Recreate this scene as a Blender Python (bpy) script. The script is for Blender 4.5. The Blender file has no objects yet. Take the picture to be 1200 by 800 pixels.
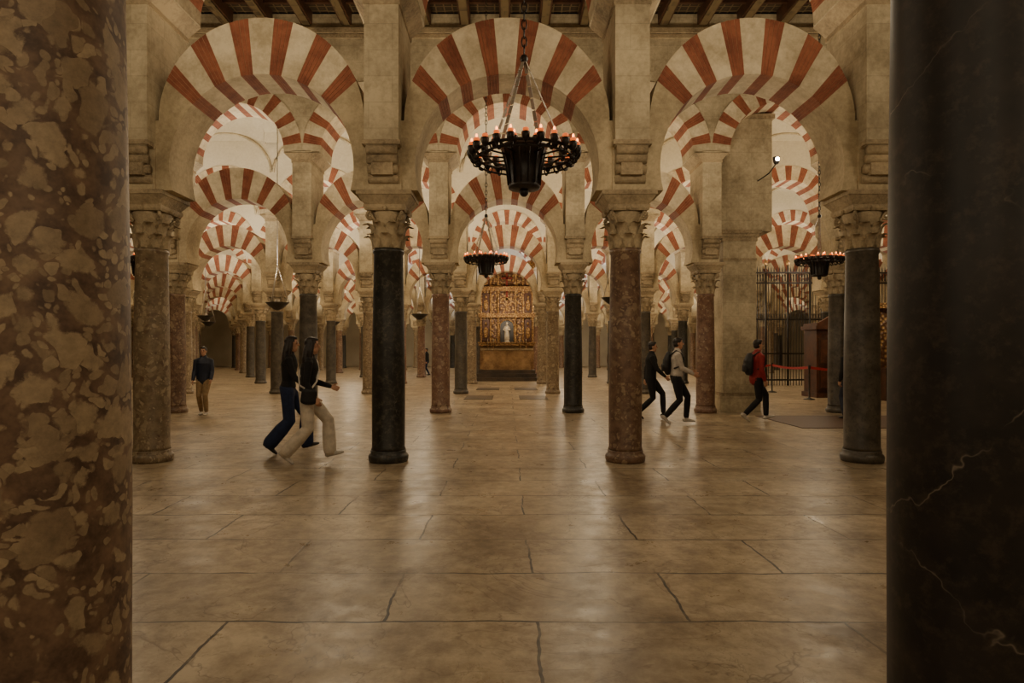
import bpy, bmesh, math, random
from mathutils import Vector, Matrix
from mathutils.bvhtree import BVHTree
random.seed(7)
S = bpy.context.scene
COL = S.collection
W = 3.274
ROWS = [2.15, 8.5, 15.2, 21.9, 28.6, 35.3, 42.0, 48.7, 55.4]
NB = 10
CEIL = 9.3

def srgb(r, g, b):
    f = lambda c: (c/255/12.92) if c/255 <= .04045 else ((c/255+.055)/1.055)**2.4
    return (f(r), f(g), f(b), 1)

def empty(name, loc=(0, 0, 0)):
    o = bpy.data.objects.new(name, None); o.location = loc; o.empty_display_size = .2
    COL.objects.link(o); return o

def link(name, me, loc=(0, 0, 0), parent=None, rz=0):
    o = bpy.data.objects.new(name, me); o.location = loc; o.rotation_euler = (0, 0, rz)
    if parent: o.parent = parent
    COL.objects.link(o); return o

# ------------------------------------------------------------------ materials
class M:
    def __init__(s, name, rough=.6):
        s.m = bpy.data.materials.new(name); s.m.use_nodes = True
        s.t = s.m.node_tree; s.b = s.t.nodes['Principled BSDF']
        s.b.inputs['Roughness'].default_value = rough
        s.pos = None
    def n(s, ty, **k):
        nd = s.t.nodes.new(ty)
        for a, v in k.items(): setattr(nd, a, v)
        return nd
    def l(s, a, b): s.t.links.new(a, b)
    def P(s):
        if not s.pos: s.pos = s.n('ShaderNodeNewGeometry').outputs['Position']
        return s.pos
    def noise(s, scale, detail=3, rough=.55, vec=None, dist=0):
        nd = s.n('ShaderNodeTexNoise'); nd.inputs['Scale'].default_value = scale
        nd.inputs['Detail'].default_value = detail; nd.inputs['Roughness'].default_value = rough
        nd.inputs['Distortion'].default_value = dist
        s.l(vec or s.P(), nd.inputs['Vector']); return nd
    def ramp(s, fac, stops):
        nd = s.n('ShaderNodeValToRGB'); e = nd.color_ramp.elements
        while len(e) < len(stops): e.new(.5)
        for i, (p, c) in enumerate(stops): e[i].position = p; e[i].color = c
        s.l(fac, nd.inputs[0]); return nd.outputs[0]
    def mix(s, fac, a, b, mode='MIX'):
        nd = s.n('ShaderNodeMix', data_type='RGBA', blend_type=mode)
        for inp, v in ((nd.inputs[0], fac), (nd.inputs[6], a), (nd.inputs[7], b)):
            if isinstance(v, (tuple, float, int)): inp.default_value = v
            else: s.l(v, inp)
        return nd.outputs[2]
    def math(s, op, a, b=0.0):
        nd = s.n('ShaderNodeMath', operation=op)
        for inp, v in ((nd.inputs[0], a), (nd.inputs[1], b)):
            if isinstance(v, (float, int)): inp.default_value = v
            else: s.l(v, inp)
        return nd.outputs[0]
    def bump(s, h, strength=.3, dist=.01):
        nd = s.n('ShaderNodeBump'); nd.inputs['Strength'].default_value = strength
        nd.inputs['Distance'].default_value = dist
        s.l(h, nd.inputs['Height']); s.l(nd.outputs[0], s.b.inputs['Normal'])
    def color(s, c):
        if isinstance(c, tuple): s.b.inputs['Base Color'].default_value = c
        else: s.l(c, s.b.inputs['Base Color'])

BW = lambda v: (v, v, v, 1)

def mottled(name, c1, c2, rough=.8, sc=1.6, bump=.35, blocks=False, fine=14):
    m = M(name, rough)
    a = m.noise(sc, 4); b = m.noise(fine, 3, .7)
    f = m.math('ADD', m.math('MULTIPLY', a.outputs[0], .65), m.math('MULTIPLY', b.outputs[0], .35))
    c = m.ramp(f, [(.36, c1), (.62, c2)])
    if blocks:
        sp = m.n('ShaderNodeSeparateXYZ'); m.l(m.P(), sp.inputs[0])
        cb = m.n('ShaderNodeCombineXYZ'); m.l(m.math('ADD', sp.outputs[0], sp.outputs[1]), cb.inputs[0]); m.l(sp.outputs[2], cb.inputs[1])
        br = m.n('ShaderNodeTexBrick'); m.l(cb.outputs[0], br.inputs['Vector'])
        br.inputs['Scale'].default_value = 1; br.inputs['Brick Width'].default_value = .62
        br.inputs['Row Height'].default_value = .34; br.inputs['Mortar Size'].default_value = .006
        br.inputs['Mortar Smooth'].default_value = .6
        br.inputs['Color1'].default_value = BW(1); br.inputs['Color2'].default_value = BW(.9); br.inputs['Mortar'].default_value = BW(.75)
        c = m.mix(1.0, c, br.outputs['Color'], 'MULTIPLY')
    m.color(c); m.bump(b.outputs[0], bump, .02)
    return m.m

stone = mottled('stone_ashlar', srgb(145, 131, 104), srgb(200, 185, 154), blocks=True)
stone_plain = mottled('stone_carved', srgb(112, 97, 74), srgb(182, 163, 130), fine=22, bump=.6)
stone_plain_arch = mottled('arch_haunch_stone', srgb(145, 129, 100), srgb(196, 179, 145), blocks=False, fine=18)
white_v = mottled('voussoir_limestone', srgb(174, 158, 128), srgb(222, 207, 177), sc=2.5)
red_v = mottled('voussoir_red_brick', srgb(114, 62, 43), srgb(156, 94, 66), sc=3)
mortar = mottled('brick_mortar', srgb(150, 110, 84), srgb(178, 134, 104))
plaster = mottled('vault_plaster', srgb(192, 181, 156), srgb(216, 206, 184), sc=.6, bump=.1)
iron = mottled('wrought_iron', srgb(22, 18, 15), srgb(46, 38, 32), rough=.45, sc=9)
darkwood = mottled('dark_walnut', srgb(50, 31, 20), srgb(82, 52, 33), rough=.5, sc=4)
redwood = mottled('mahogany', srgb(62, 36, 23), srgb(100, 60, 38), rough=.45, sc=4)
metal_l = mottled('chain_straps', srgb(150, 140, 128), srgb(190, 180, 165), rough=.4, sc=9)

def breccia(name, ground1, ground2, clast1, clast2, scale, rough=.42, fill=.0, contrast=.6):
    m = M(name, rough)
    w = m.noise(3.5, 3)
    vec = m.n('ShaderNodeVectorMath', operation='MULTIPLY_ADD')
    m.l(w.outputs['Color'], vec.inputs[0]); vec.inputs[1].default_value = (.3, .3, .3); m.l(m.P(), vec.inputs[2])
    big = m.noise(1.8, 3).outputs[0]
    outc = m.ramp(m.noise(9, 4, .7).outputs[0], [(.35, ground1), (.65, ground2)])
    gr = m.noise(26, 4, .75).outputs[0]
    grain = m.ramp(gr, [(.3, BW(.45)), (.65, BW(1))])
    for k, sc in enumerate((scale*2.6, scale)):
        v = m.n('ShaderNodeTexVoronoi'); v.inputs['Scale'].default_value = sc; v.inputs['Randomness'].default_value = 1
        m.l(vec.outputs[0], v.inputs['Vector'])
        sp = m.n('ShaderNodeSeparateColor'); m.l(v.outputs['Color'], sp.inputs[0])
        rad = m.math('ADD', m.math('MULTIPLY', sp.outputs[0], .42), m.math('ADD', m.math('MULTIPLY', gr, .3), m.math('MULTIPLY', m.math('SUBTRACT', big, .5), .8)))
        inside = m.math('MULTIPLY', m.math('SUBTRACT', m.math('ADD', rad, fill), v.outputs['Distance']), 11)
        cl = m.n('ShaderNodeClamp'); m.l(inside, cl.inputs[0])
        cc = m.mix(sp.outputs[1], clast1, clast2)
        cc = m.mix(contrast, cc, grain, 'MULTIPLY')
        outc = m.mix(cl.outputs[0], outc, cc)
    m.color(outc)
    return m.m

def veined(name, base1, base2, vein, amt=.5, rough=.25, speck=None, period=.55):
    m = M(name, rough)
    c = m.ramp(m.noise(5, 5, .65).outputs[0], [(.35, base1), (.7, base2)])
    if speck:
        c = m.mix(m.ramp(m.noise(16, 4, .75).outputs[0], [(.5, BW(0)), (.66, BW(.8))]), c, speck)
    sp = m.n('ShaderNodeSeparateXYZ'); m.l(m.P(), sp.inputs[0])
    nz = m.noise(1.6, 5, .6).outputs[0]
    for (ax, ay, az), sc in (((.9, .4, .65), period), ((-.7, .5, 1.0), period*1.7)):
        u = m.math('ADD', m.math('MULTIPLY', sp.outputs[0], ax), m.math('ADD', m.math('MULTIPLY', sp.outputs[1], ay), m.math('MULTIPLY', sp.outputs[2], az)))
        u = m.math('ADD', u, m.math('MULTIPLY', nz, .7))
        d = m.math('PINGPONG', m.math('ADD', u, 7.13), sc)
        v = m.ramp(d, [(.0, BW(amt)), (.0045, BW(0))])
        g = m.ramp(m.noise(1.9+sc, 3).outputs[0], [(.46, BW(0)), (.62, BW(1))])
        c = m.mix(m.math('MULTIPLY', v, g), c, vein)
    m.color(c)
    return m.m

col_breccia_big = breccia('breccia_marble_large', srgb(78, 57, 43), srgb(130, 102, 78), srgb(182, 158, 124), srgb(146, 122, 94), 8.5, .55, .08, .7)
col_red = breccia('breccia_marble_red', srgb(86, 62, 48), srgb(124, 97, 76), srgb(162, 139, 110), srgb(114, 86, 66), 9, .42, .05)
col_pink = breccia('breccia_marble_pink', srgb(96, 68, 54), srgb(136, 104, 84), srgb(168, 144, 118), srgb(120, 88, 70), 8, .42, .0)
col_beige = breccia('breccia_marble_beige', srgb(104, 88, 67), srgb(142, 124, 97), srgb(174, 156, 126), srgb(110, 87, 66), 10, .42, .05)
col_black = veined('black_marble', srgb(24, 24, 21), srgb(54, 51, 44), srgb(150, 140, 125), .4, .38, srgb(82, 76, 64))
col_black_f = veined('black_marble_veined', srgb(24, 21, 18), srgb(48, 40, 34), srgb(165, 150, 132), .6, .5, srgb(64, 53, 44), .42)
col_grey = veined('grey_granite', srgb(62, 56, 48), srgb(98, 90, 77), srgb(140, 125, 105), .35, .4, srgb(48, 43, 37))

def floor_mat():
    m = M('floor_marble_slabs', .45)
    sp = m.n('ShaderNodeSeparateXYZ'); m.l(m.P(), sp.inputs[0])
    wn = m.noise(1.3, 4, .65); s2 = m.n('ShaderNodeSeparateColor'); m.l(wn.outputs['Color'], s2.inputs[0])
    x = m.math('ADD', m.math('ADD', sp.outputs[0], -.165+173), m.math('MULTIPLY', m.math('SUBTRACT', s2.outputs[0], .5), .11))
    y = m.math('ADD', m.math('ADD', sp.outputs[1], -3.45+75), m.math('MULTIPLY', m.math('SUBTRACT', s2.outputs[1], .5), .11))
    cb = m.n('ShaderNodeCombineXYZ'); m.l(x, cb.inputs[0]); m.l(y, cb.inputs[1])
    br = m.n('ShaderNodeTexBrick'); m.l(cb.outputs[0], br.inputs['Vector'])
    for k, v in {'Scale': 1, 'Brick Width': 1.73, 'Row Height': .75, 'Mortar Size': .010, 'Mortar Smooth': .3}.items(): br.inputs[k].default_value = v
    br.inputs['Color1'].default_value = BW(1); br.inputs['Color2'].default_value = BW(.8); br.inputs['Mortar'].default_value = BW(.8)
    f = m.math('ADD', m.math('MULTIPLY', m.noise(1.1, 6, .66, dist=.5).outputs[0], .55), m.math('MULTIPLY', m.noise(7, 6, .75).outputs[0], .45))
    c = m.ramp(f, [(.38, srgb(120, 102, 80)), (.5, srgb(166, 148, 121)), (.61, srgb(198, 182, 154))])
    c = m.mix(1.0, c, br.outputs['Color'], 'MULTIPLY')
    for sc, amt in ((.8, .55), (2.1, .35)):
        d = m.math('ABSOLUTE', m.math('SUBTRACT', m.noise(sc, 5, .62, dist=.8).outputs[0], .5))
        c = m.mix(m.ramp(d, [(0, BW(amt)), (.007, BW(0))]), c, srgb(88, 68, 50))
    worn = m.ramp(m.noise(1.1, 4, .7).outputs[0], [(.42, BW(.3)), (.55, BW(1))])
    j = m.math('MULTIPLY', br.outputs['Fac'], worn)
    c = m.mix(j, c, srgb(20, 13, 9))
    m.color(c)
    m.l(m.ramp(m.noise(3, 5, .75).outputs[0], [(.3, BW(.24)), (.7, BW(.46))]), m.b.inputs['Roughness'])
    m.b.inputs['Specular IOR Level'].default_value = .5
    h = m.math('SUBTRACT', m.math('MULTIPLY', wn.outputs[0], .5), j)
    m.bump(h, .35, .012)
    return m.m
floorm = floor_mat()

def ceiling_mat():
    m = M('painted_coffer_wood', .6)
    v = m.n('ShaderNodeTexVoronoi', feature='DISTANCE_TO_EDGE'); v.inputs['Scale'].default_value = 5; v.inputs['Randomness'].default_value = .1
    m.l(m.P(), v.inputs['Vector'])
    c = m.ramp(v.outputs['Distance'], [(.05, srgb(104, 88, 60)), (.12, srgb(40, 30, 21)), (.3, srgb(58, 44, 31)), (.42, srgb(92, 78, 54))])
    m.color(c); return m.m
ceilm = ceiling_mat()

def gilded(name, a, b, sc=9):
    m = M(name, .45)
    v = m.n('ShaderNodeTexVoronoi'); v.inputs['Scale'].default_value = sc; m.l(m.P(), v.inputs['Vector'])
    c = m.ramp(v.outputs['Distance'], [(.15, b), (.55, a)])
    m.color(c); m.b.inputs['Metallic'].default_value = .15; m.bump(v.outputs['Distance'], .8, .04); return m.m
gold = gilded('gilded_carving', srgb(92, 60, 34), srgb(190, 150, 90))
gold2 = gilded('gilded_moulding', srgb(128, 92, 52), srgb(206, 170, 110), 14)

def flat(name, c, rough=.8, bump=.25, sc=18):
    m = M(name, rough)
    a = m.noise(sc, 3, .6)
    dk = tuple(v*.72 for v in c[:3])+(1,)
    m.color(m.ramp(a.outputs[0], [(.35, dk), (.62, c)])); m.bump(a.outputs[0], bump, .01); return m.m

def emis(name, c, st):
    m = M(name); m.color(c); m.b.inputs['Emission Color'].default_value = c; m.b.inputs['Emission Strength'].default_value = st; return m.m
flame = emis('lamp_flame', (1, .28, .06, 1), 7)
glass = emis('lamp_glass_amber', (.9, .18, .04, 1), .8)

# ------------------------------------------------------------------ mesh tools
class MB:
    def __init__(s): s.bm = bmesh.new(); s.mats = []
    def mi(s, m):
        if m not in s.mats: s.mats.append(m)
        return s.mats.index(m)
    def faces(s, vs, fs, m, smooth=False):
        i = s.mi(m); bv = [s.bm.verts.new(v) for v in vs]
        for f in fs:
            try:
                fc = s.bm.faces.new([bv[k] for k in f]); fc.material_index = i; fc.smooth = smooth
            except ValueError: pass
    def prism(s, pts, y0, y1, m):
        n = len(pts)
        vs = [(p[0], y0, p[1]) for p in pts]+[(p[0], y1, p[1]) for p in pts]
        fs = [tuple(range(n)), tuple(range(2*n-1, n-1, -1))]+[((k+1) % n, k, n+k, n+(k+1) % n) for k in range(n)]
        s.faces(vs, fs, m)
    def box(s, c, h, m, taper=None):
        x, y, z = c; a, b, d = h
        ta, tb = taper if taper else (a, b)
        vs = [(x+i*(a if k < 0 else ta), y+j*(b if k < 0 else tb), z+k*d) for k in (-1, 1) for j in (-1, 1) for i in (-1, 1)]
        s.faces(vs, [(0, 2, 3, 1), (4, 5, 7, 6), (0, 1, 5, 4), (2, 6, 7, 3), (0, 4, 6, 2), (1, 3, 7, 5)], m)
    def lathe(s, prof, m, n=32, c=(0, 0, 0), smooth=True, caps=True):
        vs = []; fs = []
        for r, z in prof:
            for k in range(n):
                a = 2*math.pi*k/n; vs.append((c[0]+r*math.cos(a), c[1]+r*math.sin(a), c[2]+z))
        for j in range(len(prof)-1):
            for k in range(n):
                k2 = (k+1) % n; fs.append((j*n+k, j*n+k2, (j+1)*n+k2, (j+1)*n+k))
        if caps:
            fs.append(tuple(reversed(range(n)))); fs.append(tuple(range((len(prof)-1)*n, len(prof)*n)))
        s.faces(vs, fs, m, smooth)
    def tube(s, pts, r, m, n=8, closed=False):
        pts = [Vector(p) for p in pts]; N = len(pts); vs = []; fs = []
        for i, p in enumerate(pts):
            if closed: t = pts[(i+1) % N]-pts[i-1]
            else: t = pts[min(i+1, N-1)]-pts[max(i-1, 0)]
            t.normalize(); up = Vector((0, 0, 1)) if abs(t.z) < .9 else Vector((1, 0, 0))
            a = t.cross(up).normalized(); b = t.cross(a)
            rr = r[i] if isinstance(r, (list, tuple)) else r
            for k in range(n):
                an = 2*math.pi*k/n; vs.append(p+a*(rr*math.cos(an))+b*(rr*math.sin(an)))
        for i in range(N if closed else N-1):
            j = (i+1) % N
            for k in range(n):
                k2 = (k+1) % n; fs.append((i*n+k, i*n+k2, j*n+k2, j*n+k))
        if not closed: fs += [tuple(reversed(range(n))), tuple(range((N-1)*n, N*n))]
        s.faces(vs, fs, m, True)
    def ball(s, c, r, m, n=10):
        prof = [(math.sin(math.pi*k/n), -math.cos(math.pi*k/n)) for k in range(n+1)]
        vs = []; fs = []; seg = n+4
        for a, z in prof:
            for k in range(seg):
                t = 2*math.pi*k/seg; vs.append((c[0]+r[0]*a*math.cos(t), c[1]+r[1]*a*math.sin(t), c[2]+r[2]*z))
        for j in range(n):
            for k in range(seg):
                k2 = (k+1) % seg; fs.append((j*seg+k, j*seg+k2, (j+1)*seg+k2, (j+1)*seg+k))
        s.faces(vs, fs, m, True)
    def done(s, name, weld=True, normals=True):
        if weld: bmesh.ops.remove_doubles(s.bm, verts=s.bm.verts, dist=1e-5)
        if normals: bmesh.ops.recalc_face_normals(s.bm, faces=s.bm.faces)
        me = bpy.data.meshes.new(name); s.bm.to_mesh(me); s.bm.free()
        for m in s.mats: me.materials.append(m)
        return me

# ------------------------------------------------------------------ column + capital
def column_mesh(name, shaft, rb=.225, rt=.2):
    b = MB()
    b.lathe([(.262, 0), (.272, .03), (.275, .075), (.262, .1), (.24, .115), (.245, .145), (.232, .165)], shaft, n=40)
    b.lathe([(rb+.012, .165), (rb, .2), (rb+.002, 1.0), ((rb+rt)/2+.004, 1.9), (rt, 2.84), (rt+.018, 2.87), (rt+.018, 2.9), (rt, 2.92)], shaft, n=48)
    z0 = 2.92
    b.lathe([(.195, z0), (.2, z0+.2), (.215, z0+.38), (.25, z0+.48)], stone_plain, n=24)
    def leaf(ang, zb, h, rr, w, curl):
        nu, nv = 6, 8; vs = []; fs = []
        for j in range(nv+1):
            t = j/nv
            z = zb+h*(t if t < .85 else .85-(t-.85)*.6)
            out = rr+.03*t+curl*max(0, t-.45)**2*3.2
            ww = w*(.75+.5*math.sin(math.pi*min(t*1.05, 1)))*(1 if t < .8 else 1-(t-.8)*2.6)
            ww *= 1+.12*math.cos(j*math.pi)
            for i in range(nu+1):
                u = i/nu*2-1
                ro = out+.022*(1-abs(u)) - .012*(1 if abs(u) > .9 else 0)
                a = ang+u*ww/rr
                vs.append((ro*math.cos(a), ro*math.sin(a), z))
        for j in range(nv):
            for i in range(nu):
                q = j*(nu+1)+i; fs.append((q, q+1, q+nu+2, q+nu+1))
        b.faces(vs, fs, stone_plain, True)
    for k in range(8):
        leaf(2*math.pi*k/8, z0, .22, .2, .062, .10)
        leaf(2*math.pi*(k+.5)/8, z0+.12, .26, .205, .06, .11)
    for k in range(4):
        a = math.pi/4+k*math.pi/2
        c, s_ = math.cos(a), math.sin(a)
        pts = []; rad = []
        for j in range(22):
            t = j/21; th = t*3.4*math.pi
            rr = .062*(1-t*.8)
            o = .295+rr*math.sin(th)-.0; z = z0+.42-.0+rr*math.cos(th)
            pts.append((o*c, o*s_, z)); rad.append(.02*(1-.4*t))
        b.tube(pts, rad, stone_plain, 7)
        b.tube([(.2*c, .2*s_, z0+.26), (.235*c, .235*s_, z0+.38), (.295*c, .295*s_, z0+.475)], [.02, .024, .02], stone_plain, 7)
        a2 = k*math.pi/2
        b.ball((.265*math.cos(a2), .265*math.sin(a2), z0+.515), (.035, .035, .035), stone_plain, 6)
    pts = []
    for k in range(4):
        a = math.pi/4+k*math.pi/2
        for j in range(-1, 9):
            if j < 0: aa = a; r = .40
            else:
                f = (j+.5)/9; aa = a+f*math.pi/2; r = .40-.135*math.sin(math.pi*f)**.6
            pts.append((r*math.cos(aa), r*math.sin(aa)))
    n = len(pts)
    vs = [(x*.94, y*.94, z0+.49) for x, y in pts]+[(x, y, z0+.52) for x, y in pts]+[(x, y, z0+.565) for x, y in pts]
    fs = [tuple(reversed(range(n))), tuple(range(2*n, 3*n))]
    for r_ in range(2):
        for k in range(n): fs.append((r_*n+k, r_*n+(k+1) % n, (r_+1)*n+(k+1) % n, (r_+1)*n+k))
    b.faces(vs, fs, stone_plain)
    b.box((0, 0, 3.545), (.25, .27, .06), stone_plain, (.33, .36))
    b.box((0, 0, 3.635), (.34, .37, .03), stone_plain)
    return b.done(name)

# ------------------------------------------------------------------ arcade bay
def ray_circle(ci, ce, re, a):
    dx, dz = math.cos(a), math.sin(a); oz = ci-ce
    bq = dz*oz; cq = oz*oz-re*re
    t = -bq+math.sqrt(bq*bq-cq)
    return (t*dx, ci+t*dz)

def arch(b, ci, ri, ce, re, a0, nv, y0, y1, zspring, xout, hm):
    a0 = math.radians(a0); tot = math.pi-2*a0
    ws = [.86 if v % 2 == 0 else 1.14 for v in range(nv)]; sw = sum(ws); acc = [0]
    for w_ in ws: acc.append(acc[-1]+w_*tot/sw)
    def wedge(p, q, m, dy=0, dr=0):
        k = 3
        inner = [((ri+dr)*math.cos(p+(q-p)*i/k), ci+(ri+dr)*math.sin(p+(q-p)*i/k)) for i in range(k+1)]
        outer = []
        for i in range(k, -1, -1):
            x, z = ray_circle(ci, ce, re, p+(q-p)*i/k); outer.append((max(-xout, min(xout, x)), z))
        b.prism(inner+outer, y0+dy, y1-dy, m)
    for v in range(nv):
        p = a0+acc[v]; q = a0+acc[v+1]
        j = random.uniform(-.003, .003)
        if v % 2 == 0:
            nb = 4; g = math.radians(.22); sb = (q-p)/nb
            for k in range(nb):
                wedge(p+k*sb+(g if k else 0), p+(k+1)*sb, red_v, .002+random.uniform(-.002, .002))
                if k: wedge(p+k*sb, p+k*sb+g, mortar, .008, .006)
        else:
            wedge(p, q, white_v, j-.006)
    for sgn in (1, -1):
        asp = math.asin(max(-1, (zspring-ci)/ri)); K = 10
        inner = [(ri*math.cos(a0+(asp-a0)*i/K), ci+ri*math.sin(a0+(asp-a0)*i/K)) for i in range(K+1)]
        top = ray_circle(ci, ce, re, a0)
        outer = [(xout, zspring)]
        if top[1] > ce:
            if xout > re+1e-3: outer.append((xout, ce))
            at = math.atan2(top[1]-ce, top[0])
            for i in range(0, 6):
                t = at*i/5; outer.append((min(xout, re*math.cos(t)), ce+re*math.sin(t)))
        else: outer.append((xout, top[1]))
        poly = [(sgn*x, z) for x, z in inner+outer]
        b.prism(poly, y0+.001, y1-.001, hm)

def bay_mesh(lower=True, wallm=None):
    wallm = wallm or stone
    b = MB()
    if lower: arch(b, 3.98, 1.23, 4.59, 1.37, 42, 11, -.31, .31, 3.66, 1.42, stone_plain_arch)
    arch(b, 6.28, 1.2, 6.36, 1.62, 8, 17, -.47, .47, 6.25, W/2, stone)
    ce, re = 6.36, 1.62
    for sgn in (1, -1):
        pts = [(re*math.cos(t), ce+re*math.sin(t)) for t in [math.pi/2*i/16 for i in range(17)]]
        pts = [(sgn*min(x, W/2), z) for x, z in pts]+[(0, CEIL+.3), (sgn*W/2, CEIL+.3), (sgn*W/2, ce)]
        b.prism(pts, -.455, .455, wallm)
    if wallm is stone:
        b.box((0, 0, CEIL-.12), (W/2, .53, .06), stone_plain)
        b.box((0, 0, CEIL-.24), (W/2, .49, .04), stone_plain)
    else:
        for sy in (-.46, .46):
            b.tube([(1.6*math.cos(math.pi*i/20), sy, 7.75+1.35*math.sin(math.pi*i/20)) for i in range(21)], .05, stone, 8)
    return b.done('arcade_bay')

def pier_mesh():
    b = MB()
    b.box((0, 0, 3.95), (.235, .33, .3), stone_plain_arch)
    b.box((0, 0, (4.2+6.3)/2), (.225, .5, 1.05), stone)
    for sg in (1, -1):
        for k, (yy, zz) in enumerate(((.33, 3.80), (.385, 3.92), (.435, 4.04), (.47, 4.15))):
            pts = [(-.2, sg*yy, zz), (.2, sg*yy, zz)]
            b.tube(pts, .062, stone_plain, 10)
        b.box((0, sg*.46, 4.235), (.25, .07, .03), stone_plain)
        b.box((0, sg*.40, 4.03), (.14, .06, .2), stone_plain)
    b.box((0, 0, 6.06), (.245, .51, .03), stone_plain)
    b.box((0, 0, 6.17), (.235, .5, .085), stone_plain, (.42, .52))
    return b.done('arcade_pier')

BAY = bay_mesh(); BAYO = bay_mesh(False); BAYF = bay_mesh(True, plaster); PIER = pier_mesh()
CM = {k: column_mesh('column_'+k, m) for k, m in dict(red=col_red, pink=col_pink, beige=col_beige, black=col_black, grey=col_grey).items()}
CM['bigL'] = column_mesh('column_breccia', col_breccia_big, .278, .258)
CM['bigR'] = column_mesh('column_black_big', col_black_f, .262, .25)
special = {(0, -1): 'bigL', (0, 0): 'bigR', (1, -2): 'beige', (1, -1): 'black', (1, 0): 'red', (1, 1): 'grey',
           (2, -3): 'red', (2, -2): 'grey', (2, -1): 'pink', (2, 0): 'black', (2, 1): 'pink', (2, 2): 'grey',
           (3, -3): 'grey', (3, -2): 'beige', (3, -1): 'grey', (3, 0): 'beige', (3, 1): 'grey', (4, -1): 'beige', (4, 0): 'beige', (4, -3): 'grey', (4, -4): 'grey'}
for r, y in enumerate(ROWS):
    nb = NB if r > 1 else 6
    ar = empty('striped_horseshoe_arcade', (0, y, 0))
    for i in range(-nb, nb+1):
        link('double_arch_bay', BAYO if (r, i) == (2, 2) else (BAYF if r > 2 else BAY), (i*W, 0, 0), ar)
        if i < nb:
            link('pier', PIER, ((i+.5)*W, 0, 0), ar)
            k = special.get((r, i)) or random.choice(['red', 'beige', 'grey', 'beige', 'pink', 'black'])
            if r <= 2 and abs(i+.5) < 4: link('marble_column', CM[k], ((i+.5)*W, y, 0), None, random.choice([0, 1, 2, 3])*math.pi/2)
            else: link('shaft_and_capital', CM[k], ((i+.5)*W, 0, 0), ar, random.choice([0, 1, 2, 3])*math.pi/2)

# ------------------------------------------------------------------ shell
def simple(name, boxes, m):
    b = MB()
    for c, h in boxes: b.box(c, h, m)
    return link(name, b.done(name))
XW = 34.5; Y0 = -11; Y1 = 62
simple('floor', [((0, (Y0+Y1)/2, -.1), (XW+.3, (Y1-Y0)/2+.3, .1))], floorm)
simple('wall_left', [((-XW-.15, (Y0+Y1)/2, 5.5), (.15, (Y1-Y0)/2, 5.5))], stone)
simple('wall_right', [((XW+.15, (Y0+Y1)/2, 5.5), (.15, (Y1-Y0)/2, 5.5))], stone)
simple('wall_back', [((0, Y1+.15, 5.5), (XW, .15, 5.5))], plaster)
simple('wall_front', [((0, Y0-.15, 5.5), (XW, .15, 5.5))], stone)
simple('ceiling', [((0, (Y0+ROWS[2])/2, CEIL+.45), (XW, (ROWS[2]-Y0)/2, .1)), ((0, (Y1+ROWS[2])/2, 11.2), (XW, (Y1-ROWS[2])/2, .1))], ceilm)
b = MB()
x = -20
while x < 20:
    b.box((x, (Y0+ROWS[2])/2, CEIL+.2), (.13, (ROWS[2]-Y0)/2, .15), darkwood)
    b.box((x, (Y0+ROWS[2])/2, CEIL+.04), (.09, (ROWS[2]-Y0)/2, .02), ceilm)
    x += .95
yy = Y0
while yy < ROWS[2]:
    b.box((0, yy, CEIL+.3), (20, .04, .05), darkwood); yy += .7
link('ceiling_beams', b.done('ceiling_beams'))
b = MB()
rr = ROWS[2:]+[Y1+.4]
for k in range(len(rr)-1):
    ya, yb = rr[k]+.44, rr[k+1]-.44; n = 16; vs = []; fs = []
    for j in range(n+1):
        t = math.pi*j/n; yc = (ya+yb)/2-(yb-ya)/2*math.cos(t); z = 8.75+1.9*math.sin(t)
        vs += [(-XW, yc, z), (XW, yc, z)]
    for j in range(n): fs.append((2*j, 2*j+1, 2*j+3, 2*j+2))
    b.faces(vs, fs, plaster, True)
    for i in range(-NB, NB):
        xx = (i+.5)*W; vs = []; fs = []
        for j in range(n+1):
            t = math.pi*j/n; cy = (ya+yb)/2; hy = (yb-ya)/2
            for q, sx in ((0, -.22), (.12, -.22), (.12, .22), (0, .22)):
                vs.append((xx+sx, cy-(hy-q)*math.cos(t), 8.75+(1.9-q)*math.sin(t)))
        for j in range(n):
            for q in range(3): fs.append((4*j+q, 4*j+q+1, 4*j+q+5, 4*j+q+4))
        b.faces(vs, fs, plaster, False)
link('ceiling_vaults', b.done('ceiling_vaults'))

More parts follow.
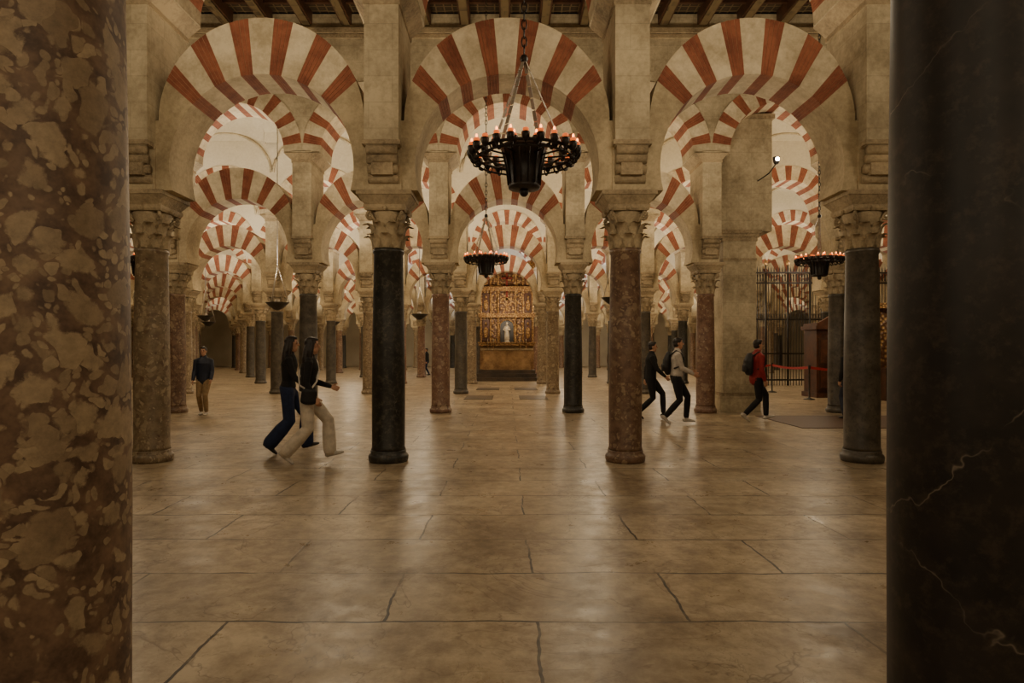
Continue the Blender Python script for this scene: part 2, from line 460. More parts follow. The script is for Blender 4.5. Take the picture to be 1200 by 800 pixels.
# ------------------------------------------------------------------ chandeliers
def chandelier(x, y, z, R):
    e = empty('iron_chandelier', (x, y, z))
    b = MB()
    circ = lambda r, zz, n=48: [(r*math.cos(2*math.pi*k/n), r*math.sin(2*math.pi*k/n), zz) for k in range(n)]
    b.tube(circ(R*.92, 0), .014, iron, 8, True)
    b.tube(circ(R*.70, .0), .012, iron, 8, True)
    b.tube(circ(R*.92, -.05), .009, iron, 8, True)
    for k in range(24):
        a = 2*math.pi*k/24; c, s_ = math.cos(a), math.sin(a)
        if k % 2 == 0: b.tube([(.15*c, .15*s_, -.02), (R*.92*c, R*.92*s_, 0)], .008, iron, 6)
        b.tube([((R*.92+.035*math.cos(t))*c, (R*.92+.035*math.cos(t))*s_, -.03+.035*math.sin(t)) for t in [i*math.pi/4 for i in range(8)]], .008, iron, 6, True)
        b.lathe([(.012, -.02), (.03, .01), (.036, .05), (.03, .055)], iron, 10, (R*.99*c, R*.99*s_, -.01))
        if k % 2: b.lathe([(.012, -.02), (.028, .01), (.034, .05), (.03, .055)], iron, 10, (R*.75*c, R*.75*s_, .0))
    link('ring', b.done('chandelier_ring'), parent=e)
    b = MB()
    b.lathe([(.05, -.30), (.135, -.29), (.14, -.27), (.13, -.25), (.15, -.1), (.185, .03), (.205, .055), (.205, .075), (.18, .07), (.16, .02), (.12, -.2)], iron, 28)
    for k in range(14):
        a = 2*math.pi*k/14; c, s_ = math.cos(a), math.sin(a)
        b.tube([(.138*c, .138*s_, -.26), (.156*c, .156*s_, -.1), (.19*c, .19*s_, .04)], .008, iron, 6)
    b.ball((0, 0, -.32), (.04, .04, .04), iron, 8)
    link('bucket', b.done('chandelier_bucket'), parent=e)
    b = MB(); bl = MB()
    for k in range(24):
        a = 2*math.pi*k/24; c, s_ = math.cos(a), math.sin(a)
        for q, rr_ in ((0, R*.99),)+(((1, R*.75),) if k % 2 else ()):
            bl.lathe([(.022, .045), (.026, .07), (.02, .075)], glass, 8, (rr_*c, rr_*s_, 0))
            if (k*7+q*3) % 3: bl.ball((rr_*c, rr_*s_, .09), (.010, .010, .020), flame, 6)
    link('oil_lights', bl.done('chandelier_lights'), parent=e)
    top = .82
    for k in range(4):
        a = math.pi/4+.25+k*math.pi/2; c, s_ = math.cos(a), math.sin(a)
        p0 = Vector((R*.8*c, R*.8*s_, 0)); p1 = Vector((.015*c, .015*s_, top))
        sd = Vector((-s_, c, 0))*.017
        for j in range(9):
            q0 = p0.lerp(p1, j/9+.006); q1 = p0.lerp(p1, (j+1)/9-.006)
            nn = Vector((c, s_, .4))*.002
            b.faces([q0-sd-nn, q0+sd-nn, q1+sd-nn, q1-sd-nn, q0-sd+nn, q0+sd+nn, q1+sd+nn, q1-sd+nn],
                    [(0, 1, 2, 3), (7, 6, 5, 4), (0, 4, 5, 1), (1, 5, 6, 2), (2, 6, 7, 3), (3, 7, 4, 0)], metal_l)
    link('straps', b.done('chandelier_straps'), parent=e)
    b = MB(); b.ball((0, 0, top+.02), (.035, .035, .04), iron, 8)
    zz = top+.05; tz = CEIL+.05-z
    while zz < tz:
        f = int(zz/.07) % 2
        pts = [((.022*math.cos(t) if f else 0), (0 if f else .022*math.cos(t)), zz+.045+.05*math.sin(t)) for t in [i*math.pi/4 for i in range(8)]]
        b.tube(pts, .0065, iron, 5, True); zz += .075
    link('chain', b.done('chandelier_chain'), parent=e)
    return e
chandelier(.15, 5.35, 3.22, .47)
chandelier(-.40, 11.85, 3.28, .41)
chandelier(5.9, 11.6, 3.22, .41)
chandelier(-6.9, 11.6, 3.22, .41)
chandelier(.2, -1.5, 3.22, .47)

def oil_lamp(x, y, z):
    e = empty('hanging_bowl_lamp', (x, y, z)); b = MB()
    b.lathe([(.05, -.20), (.12, -.17), (.24, -.07), (.33, .02), (.36, .03), (.33, .035), (.2, -.04)], iron, 24)
    for k in range(3):
        a = k*2.094+.3; b.tube([(.33*math.cos(a), .33*math.sin(a), .03), (0, 0, 1.15)], .013, metal_l, 5)
    b.tube([(0, 0, 1.15), (0, 0, CEIL-z)], .011, iron, 5)
    b.lathe([(.04, -.03), (.07, .03), (.075, .12), (.06, .13)], metal_l, 12)
    link('bowl_and_chains', b.done('bowl_lamp'), parent=e)
for p in ((-6.95, 18.6, 2.95), (-13.0, 26.5, 3.0), (3.2, 18.6, 3.1), (-10.4, 18.6, 3.0), (-3.6, 25.3, 3.0), (-9.0, 31.9, 3.0), (-15.5, 31.9, 3.0)): oil_lamp(*p)

# ------------------------------------------------------------------ altar + retable
stepm = mottled('dark_step_stone', srgb(50, 42, 35), srgb(84, 70, 56), rough=.5)
def altar():
    e = empty('gilded_altarpiece', (0, 32.3, 0)); b = MB()
    b.box((0, .35, 3.9), (1.42, .1, 2.15), gold)
    for zz, hh in ((1.85, .07), (3.35, .08), (4.75, .08), (6.02, .1)):
        b.box((0, .12, zz), (1.48, .2, hh), gold2); b.box((0, .1, zz+hh+.03), (1.52, .24, .03), gold2)
    for zz0, zz1 in ((1.95, 3.27), (3.45, 4.67), (4.85, 5.92)):
        for xx in (-1.36, -.86, -.46, .46, .86, 1.36):
            h = zz1-zz0
            b.lathe([(.07, 0), (.055, .06), (.05, .1), (.058, h*.4), (.045, h-.14), (.07, h-.06), (.08, h)], gold2, 12, (xx, .12, zz0))
        for xx in (-1.11, 1.11):
            b.box((xx, .22, (zz0+zz1)/2), (.18, .04, (zz1-zz0)/2-.1), redwood)
            b.ball((xx, .16, zz0+.75*(zz1-zz0)), (.07, .07, .09), gold2, 8)
            b.ball((xx, .16, zz0+.4*(zz1-zz0)), (.13, .08, .32), gold2, 8)
    b.box((0, .2, 4.05), (.36, .05, .55), gold)
    crossm = flat('crimson_cross', srgb(120, 40, 28))
    b.box((0, .14, 5.1), (.05, .05, .75), crossm); b.box((0, .14, 5.35), (.28, .05, .05), crossm)
    b.box((0, .14, 4.1), (.06, .04, .5), gold2); b.box((0, .14, 4.25), (.28, .04, .06), gold2)
    for xx, zz in ((-1.3, 6.2), (1.3, 6.2), (0, 6.35)):
        b.lathe([(.1, 0), (.13, .1), (.05, .22), (.07, .3), (.01, .42)], gold2, 12, (xx, .15, zz-.1))
    pts = [(-.9, 6.12)]+[(.9*math.cos(math.pi-t), 6.12+.35*math.sin(t)) for t in [i*math.pi/12 for i in range(1, 12)]]+[(.9, 6.12)]
    b.prism(pts, .1, .3, gold2)
    link('retable', b.done('retable'), parent=e)
    b = MB()
    niche = [(-.36, 1.95), (.36, 1.95), (.36, 2.8)]+[(.36*math.cos(t), 2.8+.36*math.sin(t)) for t in [i*math.pi/12 for i in range(1, 12)]]+[(-.36, 2.8)]
    b.prism(niche, .2, .24, iron)
    b.tube([(p[0]*1.08, .16, p[1]) for p in niche[2:]+[niche[0]]], .04, gold2, 8)
    b.tube([(.39, .16, 1.95), (.39, .16, 2.8)], .04, gold2, 8)
    link('niche', b.done('niche'), parent=e)
    b = MB()
    ws = flat('white_marble_statue', srgb(205, 192, 170), .5)
    b.lathe([(.16, 0), (.15, .08), (.1, .1), (.14, .14), (.13, .4), (.1, .62), (.13, .75), (.11, .86), (.05, .9), (.045, .93)], ws, 16, (0, .05, 1.95))
    b.ball((0, .05, 2.96), (.06, .07, .08), ws, 8)
    b.tube([(-.11, .05, 2.78), (-.17, 0, 2.62), (-.06, -.06, 2.55)], .03, ws, 8); b.tube([(.11, .05, 2.78), (.17, 0, 2.62), (.05, -.06, 2.6)], .03, ws, 8)
    link('statue', b.done('statue'), parent=e)
    b = MB()
    am = mottled('altar_inlaid_stone', srgb(130, 100, 68), srgb(182, 148, 106), sc=3)
    for k, (hw, yy, zz) in enumerate(((1.55, -1.5, .09), (1.5, -1.2, .27), (1.45, -.9, .45))):
        b.box((0, yy/2+.25, zz), (hw, -yy/2+.3, .09), stepm)
    b.box((0, -.15, 1.05), (1.25, .4, .51), am); b.box((0, -.17, 1.6), (1.35, .46, .05), stone_plain)
    for xx in (-.95, -.32, .32, .95): b.box((xx, -.56, 1.05), (.26, .02, .36), am)
    b.box((0, .3, .95), (1.42, .12, .95), am)
    link('altar_table', b.done('altar_table'), parent=e)
    b = MB()
    for xx in (-1.0, -.7, .7, 1.0):
        b.lathe([(.06, 0), (.02, .05), (.025, .25), (.05, .28)], gold2, 10, (xx, -.2, 1.65)); b.lathe([(.012, .28), (.012, .5)], white_v, 8, (xx, -.2, 1.65))
    link('candlesticks', b.done('candlesticks'), parent=e)
altar()

e = empty('side_altar', (12.3, 18.9, 0)); b = MB()
b.box((0, .3, 1.5), (1.0, .15, 1.5), gold); b.box((0, .1, .5), (.8, .35, .5), darkwood); b.box((0, .05, 2.9), (1.1, .3, .08), gold2)
for xx in (-.9, -.3, .3, .9): b.lathe([(.07, 1.0), (.055, 1.15), (.055, 2.7), (.08, 2.82)], gold2, 12, (xx, .05, 0))
link('frame', b.done('side_altar_frame'), parent=e)

# ------------------------------------------------------------------ massive square pier on right
b = MB()
px, py = 5.80, 15.72
b.box((px, py, .2), (.50, .48, .2), stone); b.box((px, py, .44), (.46, .44, .04), stone_plain)
b.box((px, py, 2.4), (.41, .41, 2.0), stone)
for k in range(3): b.box((px, py, 4.3+.09*k), (.44+.04*k, .43+.04*k, .045), stone_plain)
b.box((px, py, 3.8), (.43, .43, .03), stone_plain)
b.box((5.80, py, 5.9), (.80, .42, 1.4), stone)
b.box((5.80, py, 7.35), (.86, .47, .06), stone_plain)
link('square_stone_pier', b.done('square_stone_pier'))

# ------------------------------------------------------------------ iron grille
e = empty('iron_choir_grille', (0, 27.0, 0)); b = MB()
gx0, gx1 = 10.4, 18.2; GH = 4.95
for zz in (.25, 1.4, 2.9, GH-.45, GH): b.box(((gx0+gx1)/2, 0, zz), ((gx1-gx0)/2, .03, .035), iron)
n = 64
for k in range(n+1):
    xx = gx0+(gx1-gx0)*k/n
    b.tube([(xx, 0, 0), (xx, 0, GH)], .016 if k % 8 else .05, iron, 6)
    if k % 8 == 0: b.ball((xx, 0, GH+.45), (.09, .09, .12), gold2, 6); b.tube([(xx, 0, GH), (xx, 0, GH+.4)], .03, iron, 6)
    else: b.lathe([(.0, .0), (.03, .08), (.001, .3)], iron, 6, (xx, 0, GH), caps=False)
    if k < n:
        xm = xx+(gx1-gx0)/n/2
        b.tube([(xm+.045*math.cos(t), 0, GH-.22+.18*math.sin(t)) for t in [i*math.pi/4 for i in range(8)]], .01, iron, 5, True)
        b.tube([(xm+.045*math.cos(t), 0, 3.05+.1*math.sin(t)) for t in [i*math.pi/4 for i in range(8)]], .01, iron, 5, True)
link('bars', b.done('grille_bars'), parent=e)

b = MB()
b.box((0, 0, .08), (.60, .5, .08), redwood); b.box((0, .05, 1.2), (.53, .42, 1.05), redwood)
b.box((0, 0, 2.28), (.62, .52, .06), redwood); b.box((0, 0, 2.38), (.56, .46, .05), redwood)
for xx in (-.27, .27):
    for zz, h in ((.62, .36), (1.5, .45)): b.box((xx, -.38, zz), (.2, .03, h), darkwood); b.box((xx, -.41, zz), (.14, .02, h-.07), redwood)
b.prism([(-.5, 2.42), (.5, 2.42), (0, 2.72)], -.4, -.3, redwood)
e = empty('wooden_confessional', (10.6, 20.35, 0)); link('cabinet', b.done('confessional'), parent=e)

redbelt = flat('red_belt', srgb(170, 25, 25), .6)
pp = [(8.6, 22.9), (9.75, 22.6), (9.45, 19.2), (10.6, 18.9)]
for k, (x, y) in enumerate(pp):
    e = empty('barrier_post', (x, y, 0)); b = MB()
    b.lathe([(.17, 0), (.17, .02), (.05, .05), (.028, .07), (.028, .95), (.04, .96), (.04, 1.06), (.03, 1.08)], iron, 16)
    link('post', b.done('post'), parent=e)
    if k < 3:
        x2, y2 = pp[k+1]; b = MB()
        v0 = Vector((0, 0, 1)); v1 = Vector((x2-x, y2-y, 1)); vs = []; fs = []
        for j in range(9):
            p = v0.lerp(v1, j/8); p.z -= .06*math.sin(math.pi*j/8)
            vs += [(p.x, p.y, p.z-.04), (p.x, p.y, p.z+.04)]
        for j in range(8): fs.append((2*j, 2*j+2, 2*j+3, 2*j+1))
        b.faces(vs, fs, redbelt); link('belt', b.done('belt'), parent=e)

simple('floor_paving_inset', [((7.5, 13.2, .006), (1.7, 1.15, .006))], flat('brown_paving', srgb(92, 66, 50), .5))  # inset of darker brown stone in the floor
tomb = mottled('tomb_slab_grey', srgb(74, 66, 58), srgb(104, 94, 82), rough=.4)
for x, y in ((-.75, 24.6), (.75, 24.6), (-.9, 20.0), (.85, 20.0)):
    simple('tomb_slab', [((x, y, .005), (.45, .8, .005))], tomb)

e = empty('wall_spotlight', (6.25, 14.25, 5.95)); b = MB()
b.lathe([(.04, -.1), (.07, -.05), (.08, .06)], iron, 14); b.ball((0, -.05, .0), (.05, .05, .05), emis('spot_lens', (1, .85, .6, 1), 40), 8)
b.tube([(0, 0, -.08), (0, .4, -.2), (0, 1.10, -.2)], .015, iron, 6)
link('fixture', b.done('spot_fixture'), parent=e)

# ------------------------------------------------------------------ people
SKIN = flat('skin', srgb(196, 148, 118), .5, .05)
LIP = flat('lips', srgb(150, 80, 70), .5, .05)
EYE = flat('eye_dark', srgb(30, 22, 18), .2, .0)
HAIRM = flat('hair_dark_brown', srgb(30, 20, 14), .45, .5, 60)

class Body:
    def __init__(s): s.v = []; s.f = []; s.lab = []; s.mats = []
    def m(s, mat):
        if mat not in s.mats: s.mats.append(mat)
        return s.mats.index(mat)
    def loft(s, pts, radii, mat, side=None, n=16):
        pts = [Vector(p) for p in pts]
        radii = [r if isinstance(r, tuple) else (r, r) for r in radii]
        rings = []; N = len(pts)
        for i in range(N):
            t = (pts[min(i+1, N-1)]-pts[max(i-1, 0)]).normalized()
            rings.append((pts[i], t, radii[i]))
        t0 = rings[0][1]; r0 = min(radii[0]); t1 = rings[-1][1]; r1 = min(radii[-1])
        pre = [(pts[0]-t0*r0*math.sin(a), t0, (radii[0][0]*math.cos(a), radii[0][1]*math.cos(a))) for a in (1.45, 1.05, .55)]
        post = [(pts[-1]+t1*r1*math.sin(a), t1, (radii[-1][0]*math.cos(a), radii[-1][1]*math.cos(a))) for a in (.55, 1.05, 1.45)]
        allr = pre+rings+post
        base = len(s.v); li = s.m(mat)
        sd = Vector(side) if side is not None else Vector((0, 1, 0))
        for p, t, (a, b_) in allr:
            q = sd-t*sd.dot(t)
            if q.length < .1: q = Vector((1, 0, 0))-t*t.x
            q.normalize(); w = t.cross(q)
            for k in range(n):
                an = 2*math.pi*k/n; s.v.append(p+q*(a*math.cos(an))+w*(b_*math.sin(an)))
        R = len(allr)
        for j in range(R-1):
            for k in range(n):
                k2 = (k+1) % n; s.f.append((base+j*n+k, base+j*n+k2, base+(j+1)*n+k2, base+(j+1)*n+k)); s.lab.append(li)
        s.f.append(tuple(base+k for k in reversed(range(n)))); s.f.append(tuple(base+(R-1)*n+k for k in range(n))); s.lab += [li, li]
    def ell(s, c, F, L, U, r, mat, n=12):
        base = len(s.v); li = s.m(mat); seg = 16
        for j in range(n+1):
            a = math.pi*j/n; sa, ca = max(math.sin(a), .02), math.cos(a)
            for k in range(seg):
                t = 2*math.pi*k/seg
                s.v.append(c+F*(r[0]*sa*math.cos(t))+L*(r[1]*sa*math.sin(t))+U*(r[2]*ca))
        for j in range(n):
            for k in range(seg):
                k2 = (k+1) % seg; s.f.append((base+j*seg+k, base+(j+1)*seg+k, base+(j+1)*seg+k2, base+j*seg+k2)); s.lab.append(li)
        s.f.append(tuple(base+k for k in range(seg))); s.f.append(tuple(base+n*seg+k for k in reversed(range(seg)))); s.lab += [li, li]

def person(name, loc, heading, H, top, pants, shoe, hair='short', legs=((.3, 0), (-.3, .04)), arms=((-20, 15), (25, 30)),
           wide=0, head_turn=0, coat=1.0, bag=None, strap=None, female=False, lean=2, skinarm=False):
    s = H/1.70; B = Body()
    F = Vector((1, 0, 0)); L = Vector((0, 1, 0)); U = Vector((0, 0, 1))
    shm = .15 if female else .172
    ll = .435
    hz = .93
    for fx, lift in legs:
        hz = min(hz, .075+lift+math.sqrt(max(.01, (2*ll-.004)**2-(abs(fx))**2)))
    V = lambda x, y, z: Vector((x, y, z))*s
    dz = hz-.93; ln = math.tan(math.radians(lean))
    T = lambda x, y, z: V(x+(z-.93)*ln, y, z+dz)
    B.loft([T(0, 0, .86), T(-.01, 0, .95), T(0, 0, 1.0)], [(.148*s, .105*s), (.16*s, .115*s), (.13*s, .092*s)], pants, L)
    for sgn, (fx, lift) in zip((1, -1), legs):
        hip = T(0, sgn*.085, .90); ank = V(fx, sgn*.075, .085+lift)
        d = ank-hip; D = min(d.length, 2*ll*s-.001); mid = (hip+ank)/2
        h = math.sqrt(max(0, (ll*s)**2-(D/2)**2)); dn = d.normalized()
        fw = (F-dn*F.dot(dn)).normalized(); knee = mid+fw*h
        kr = .062+wide*.5; hr = .050+wide
        hem = ank+(knee-ank)*(.06 if wide else .1)
        B.loft([hip, hip.lerp(knee, .4), knee, knee.lerp(ank, .4), hem],
               [(.092*s, .1*s), (.086*s, .092*s), (kr*s, (kr+.004)*s), ((kr+hr)/2*s+.006, (kr+hr)/2*s+.008), (hr*s, (hr+.004)*s)], pants, L)
        pitch = math.radians(38 if (fx < -.15) else (-14 if fx > .2 else 0))
        fd = (F*math.cos(pitch)-U*math.sin(pitch)); up = (U*math.cos(pitch)+F*math.sin(pitch))
        heel = ank-fd*.045*s-up*.035*s
        B.loft([heel, ank-up*.035*s+fd*.04*s, ank-up*.048*s+fd*.12*s, ank-up*.052*s+fd*.165*s],
               [(.034*s, .036*s), (.038*s, .038*s), (.044*s, .026*s), (.036*s, .018*s)], shoe, L)
        B.loft([ank-up*.02*s, ank+(knee-ank)*.08], [.036*s, .036*s], shoe, L)
    c = coat; hemz = .87 if coat > 1.1 else .97
    tz = [(hemz, .158 if coat <= 1.1 else .152, .112), (1.05, .143, .104), (1.18, .146, .108), (1.30, .16, .118), (1.37, shm-.02, .098), (1.42, .11, .078), (1.455, .07, .058)]
    if female: tz[1] = (1.05, .128, .094); tz[3] = (1.29, .148, .12)
    B.loft([T(0, 0, z) for z, _, _ in tz], [(w*c*s, d_*c*s) for _, w, d_ in tz], top, L, 20)
    B.loft([T(-.005, 0, 1.44), T(.012, 0, 1.54)], [.054*s, .05*s], SKIN)
    ht = math.radians(head_turn); hF = (F*math.cos(ht)+L*math.sin(ht)); hL = U.cross(hF)
    C = T(.02, 0, 1.59); k = .9*s
    E = lambda f, l, u, r, m_, n=12: B.ell(C+hF*f*k+hL*l*k+U*u*k, hF, hL, U, tuple(q*k for q in r), m_, n)
    E(-.005, 0, .022, (.096, .076, .104), SKIN); E(.022, 0, -.055, (.068, .056, .075), SKIN); E(.045, 0, -.1, (.035, .03, .028), SKIN, 8)
    B.loft([C+hF*.09*k+U*.02*k, C+hF*.108*k-U*.018*k], [.009*k, .015*k], SKIN)
    for sg in (1, -1):
        E(-.005, sg*.078, -.005, (.018, .009, .03), SKIN, 8); E(.082, sg*.031, .012, (.009, .012, .007), EYE, 8)
        E(.086, sg*.032, .034, (.008, .018, .004), HAIRM, 6)
    E(.083, 0, -.058, (.010, .022, .007), LIP, 6)
    E(-.024, 0, .045, (.098, .088, .095), HAIRM); E(-.045, 0, -.01, (.068, .084, .08), HAIRM)
    E(.03, 0, .098, (.057, .064, .035), HAIRM, 8)
    if hair == 'long':
        p = [C-hF*.05*k+U*.05*k, C-hF*.075*k-U*.06*k, C-hF*.105*k-U*.19*k, C-hF*.12*k-U*.33*k, C-hF*.11*k-U*.44*k]
        B.loft(p, [(.085*k, .05*k), (.10*k, .06*k), (.115*k, .05*k), (.10*k, .04*k), (.05*k, .025*k)], HAIRM, hL)
        for sg in (1, -1): B.loft([C+hL*sg*.07*k+U*.05*k, C+hL*sg*.085*k-U*.08*k-hF*.02*k, C+hL*sg*.09*k-U*.22*k-hF*.03*k], [.03*k, .035*k, .028*k], HAIRM)
    for sgn, (sw, el) in zip((1, -1), arms):
        sh = T(0, sgn*shm, 1.355)
        a = math.radians(sw); out = .13
        ud = (F*math.sin(a)-U*math.cos(a)+L*sgn*out).normalized(); elb = sh+ud*.27*s
        a2 = math.radians(sw+el); fd = (F*math.sin(a2)-U*math.cos(a2)+L*sgn*out*.3-L*sgn*(.25 if el > 50 else 0)).normalized(); wr = elb+fd*.235*s
        cc = 1+(c-1)*1.1
        B.loft([T(0, sgn*(shm-.07), 1.385), sh, sh.lerp(elb, .5), elb], [(.045*cc*s, .05*cc*s), .056*cc*s, .049*cc*s, .042*cc*s], top)
        B.loft([elb, elb.lerp(wr, .35), elb.lerp(wr, .93)], [.042*cc*s, .041*cc*s, .031*cc*s], SKIN if skinarm else top)
        Nn = (L*-sgn); Nn = (Nn-fd*Nn.dot(fd)).normalized(); sd = fd.cross(Nn).normalized()
        if sd.dot(F) < 0: sd = -sd
        B.loft([elb.lerp(wr, .85), wr, wr+fd*.04*s, wr+fd*.08*s], [(.024*s, .02*s), (.025*s, .018*s), (.040*s, .016*s), (.037*s, .014*s)], SKIN, sd)
        for j, (o, ln_) in enumerate(((.029, .064), (.0098, .074), (-.0098, .069), (-.029, .054))):
            p0 = wr+fd*.075*s+sd*o*s; bn = .35+.08*j
            d1 = (fd*math.cos(bn)+Nn*math.sin(bn)); d2 = (fd*math.cos(bn+.6)+Nn*math.sin(bn+.6))
            B.loft([p0, p0+d1*ln_*.5*s, p0+d1*ln_*.5*s+d2*ln_*.5*s], [.0092*s, .0088*s, .0078*s], SKIN, sd, 8)
        p0 = wr+fd*.025*s+sd*.03*s; d1 = (fd*.65+sd*.6+Nn*.3).normalized(); d2 = (fd*.85+sd*.25+Nn*.45).normalized()
        B.loft([p0, p0+d1*.04*s, p0+d1*.04*s+d2*.032*s], [.013*s, .011*s, .009*s], SKIN, sd, 8)
    if bag == 'backpack':
        bk = BAGM
        B.loft([T(-.17, 0, 1.02), T(-.19, 0, 1.12), T(-.19, 0, 1.26), T(-.165, 0, 1.38)], [(.12*s, .06*s), (.145*s, .085*s), (.14*s, .08*s), (.10*s, .055*s)], bk, L)
        B.loft([T(-.265, 0, 1.06), T(-.27, 0, 1.16)], [(.09*s, .03*s), (.09*s, .03*s)], bk, L)
        for sg in (1, -1):
            B.loft([T(-.12, sg*.09, 1.38), T(-.03, sg*.10, 1.455), T(.07, sg*.105, 1.40), T(.128, sg*.115, 1.28), T(.10, sg*.14, 1.16), T(-.06, sg*.155, 1.10)], [(.022*s, .014*s)]*6, bk, L, 8)
    if bag == 'shoulder':
        B.loft([T(.04, -.19, .84), T(.04, -.20, .98)], [(.045*s, .11*s), (.04*s, .10*s)], BAGM, L)
        st = strap or BAGM
        B.loft([T(.05, -.175, .99), T(.115, -.10, 1.10), T(.13, .0, 1.24), T(.09, .09, 1.38), T(0, .105, 1.455), T(-.09, .06, 1.38), T(-.13, -.04, 1.22), T(-.10, -.13, 1.06), T(.02, -.18, .99)], [.014*s]*9, st, L, 8)
    me = bpy.data.meshes.new(name+'_src'); me.from_pydata([tuple(v) for v in B.v], [], B.f); me.update()
    bm = bmesh.new(); bm.from_mesh(me); bmesh.ops.recalc_face_normals(bm, faces=bm.faces); bm.to_mesh(me); bm.free()
    tmp = bpy.data.objects.new('tmp', me); COL.objects.link(tmp)
    r = tmp.modifiers.new('r', 'REMESH'); r.mode = 'VOXEL'; r.voxel_size = .0078
    sm = tmp.modifiers.new('s', 'SMOOTH'); sm.factor = .4; sm.iterations = 2
    dg = bpy.context.evaluated_depsgraph_get()
    nm = bpy.data.meshes.new_from_object(tmp.evaluated_get(dg)); nm.name = name
    bpy.data.objects.remove(tmp)
    bvh = BVHTree.FromPolygons(B.v, B.f)
    nm.materials.clear()
    for m_ in B.mats: nm.materials.append(m_)
    zmin = min(v.co.z for v in nm.vertices)
    lab = [0]*len(nm.polygons); vf = [[] for _ in nm.vertices]
    for p in nm.polygons:
        lab[p.index] = B.lab[bvh.find_nearest(p.center)[2]]; p.use_smooth = True
        for v in p.vertices: vf[v].append(p.index)
    for it in range(2):
        nl = lab[:]
        for p in nm.polygons:
            cnt = {}
            for v in p.vertices:
                for q in vf[v]: cnt[lab[q]] = cnt.get(lab[q], 0)+1
            nl[p.index] = max(cnt, key=cnt.get)
        lab = nl
    for p in nm.polygons: p.material_index = lab[p.index]
    return link(name, nm, (loc[0], loc[1], -zmin+.002), None, math.radians(heading))

BAGM = flat('black_nylon', srgb(16, 16, 18), .6)
black = flat('black_cloth', srgb(18, 17, 18), .85); blackp = flat('black_trousers', srgb(20, 19, 21), .85)
cream = flat('cream_trousers', srgb(215, 202, 182), .85, .35, 9); navyp = flat('navy_trousers', srgb(30, 44, 78), .85)
navyj = flat('navy_puffer', srgb(24, 32, 52), .55); khaki = flat('khaki_trousers', srgb(150, 124, 88), .85)
grey = flat('pale_grey_sweater', srgb(190, 180, 168), .9); redj = flat('red_jacket', srgb(140, 24, 24), .7)
shoew = flat('white_sneaker', srgb(200, 192, 180), .6); shoeb = flat('black_shoe', srgb(22, 20, 20), .5)
whitestrap = flat('white_strap', srgb(220, 210, 195), .7)

person('woman_in_cream_trousers', (-2.70, 8.32), 12, 1.68, black, cream, shoew, 'long', ((.29, 0), (-.28, .02)), ((12, 60), (-6, 35)), wide=.035, bag='shoulder', strap=whitestrap, female=True, head_turn=5, lean=4)
person('woman_in_navy_trousers', (-3.24, 9.1), 12, 1.70, black, navyp, shoeb, 'long', ((.25, 0), (-.25, .02)), ((-15, 20), (20, 30)), wide=.05, female=True, lean=3)
person('boy_in_navy_jacket', (-7.2, 14.6), -80, 1.62, navyj, khaki, shoew, 'short', ((.06, 0), (-.07, 0)), ((8, 25), (5, 20)), coat=1.18)
person('walker_in_black_coat', (3.22, 13.75), -8, 1.72, black, blackp, shoeb, 'short', ((.28, 0), (-.27, .04)), ((-20, 15), (22, 25)), coat=1.12)
person('walker_with_backpack', (3.5, 12.7), -10, 1.76, grey, blackp, shoew, 'short', ((.2, 0), (-.22, .04)), ((20, 50), (18, 45)), bag='backpack', coat=1.1)
person('visitor_in_red_jacket', (5.36, 13.2), 8, 1.76, redj, blackp, shoew, 'short', ((.26, 0), (-.3, .05)), ((12, 30), (-4, 20)), bag='backpack', coat=1.15)
person('visitor_in_dark_coat', (7.62, 13.6), 100, 1.7, black, flat('denim', srgb(50, 55, 70)), shoeb, 'short', ((.1, 0), (-.1, 0)), ((0, 15), (5, 15)), coat=1.15)
person('distant_visitor', (5.2, 30.5), 60, 1.7, flat('brown_coat', srgb(80, 50, 34)), navyp, shoeb, 'short', ((.15, 0), (-.15, 0)), ((0, 15), (5, 15)), coat=1.15)
person('distant_visitor', (-5.0, 38.5), 200, 1.7, black, navyp, shoeb, 'short', ((.15, 0), (-.15, 0)), ((0, 15), (5, 15)), coat=1.15)

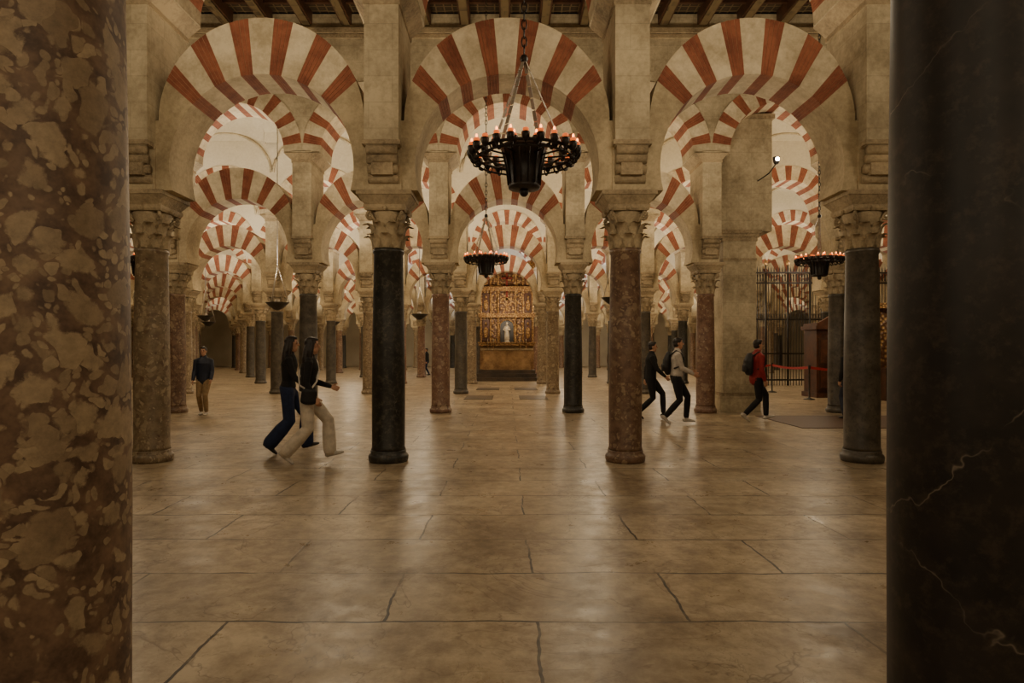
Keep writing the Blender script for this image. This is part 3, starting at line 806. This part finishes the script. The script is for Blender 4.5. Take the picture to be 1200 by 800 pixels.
# ------------------------------------------------------------------ lights
WARM = (1, .81, .55)
def spot(x, y, z, p, tgt=(0, 0, 1), size=155, col=WARM, r=.35):
    d = bpy.data.lights.new('uplight', 'SPOT'); d.energy = p; d.color = col; d.spot_size = math.radians(size); d.spot_blend = .8; d.shadow_soft_size = r
    o = bpy.data.objects.new('uplight', d); o.location = (x, y, z); o.rotation_euler = Vector(tgt).to_track_quat('-Z', 'Y').to_euler(); COL.objects.link(o)
def point(x, y, z, p, col=WARM, r=.55):  # added fill light hanging in mid air, no lamp fixture belongs to it
    d = bpy.data.lights.new('fill_point', 'POINT'); d.energy = p; d.color = col; d.shadow_soft_size = r
    o = bpy.data.objects.new('fill_point', d); o.location = (x, y, z); COL.objects.link(o)
UP = {0: 290, 1: 400, 2: 760, 3: 860, 4: 950, 5: 1300, 6: 1300, 7: 1300}
for k in range(0, 8):
    ym = (ROWS[k]+ROWS[k+1])/2
    xs = [-9.8, -3.27, 3.27, 9.8] if k < 2 else [-13, -6.5, 0, 6.5, 13] if k == 2 else [-19.6, -13, -6.5, 0, 6.5, 13, 19.6] if k < 5 else [-24, -14.7, -4.9, 4.9, 14.7, 24]
    for x in xs:
        c = WARM if k < 3 else (1, .87, .68)
        if k >= 4 and abs(x) < 6: c = (.72, .80, 1.0)
        if k == 4 and x == 0:
            spot(0, 34.2, 3.9, 900, col=c); continue
        lw = 1.3 if (2 <= k <= 4 and x < -5) else 1
        if lw > 1: c = (1, .88, .70)
        spot(x, ym, 3.7, UP[k]*lw, col=c)
    pxs = [-8.2, -3.3, 1.6, 6.5] if k < 2 else ([-9.8, -3.3, 3.3, 9.8] if k < 4 else [-9.8, 2.6, 9.8])
    for x in pxs:
        point(x, ym+.3, 4.3, (80 if k == 0 else 105) if k < 2 else (120 if k < 4 else 180))
for x in (-5, 0, 5): point(x, -2.5, 4.2, 200)  # unseen fills behind the camera, added to brighten the foreground columns
spot(0, 29.6, 3.6, 300, (0, 1, .1), 85, (1, .8, .55), .12); spot(12.3, 17, 3.4, 60, (0, 1, -.4), 80, r=.12)
w = bpy.data.worlds.new('World'); S.world = w; w.use_nodes = True
w.node_tree.nodes['Background'].inputs[0].default_value = (.05, .035, .02, 1); w.node_tree.nodes['Background'].inputs[1].default_value = .3

cam = bpy.data.cameras.new('camera'); co = bpy.data.objects.new('camera', cam); COL.objects.link(co)
co.location = (0, 0, 1.52); co.rotation_euler = (math.radians(90), 0, 0)
cam.sensor_width = 36; cam.lens = 720/1200*36; cam.shift_x = 6/1200; cam.shift_y = 11/1200; cam.clip_end = 200
S.camera = co
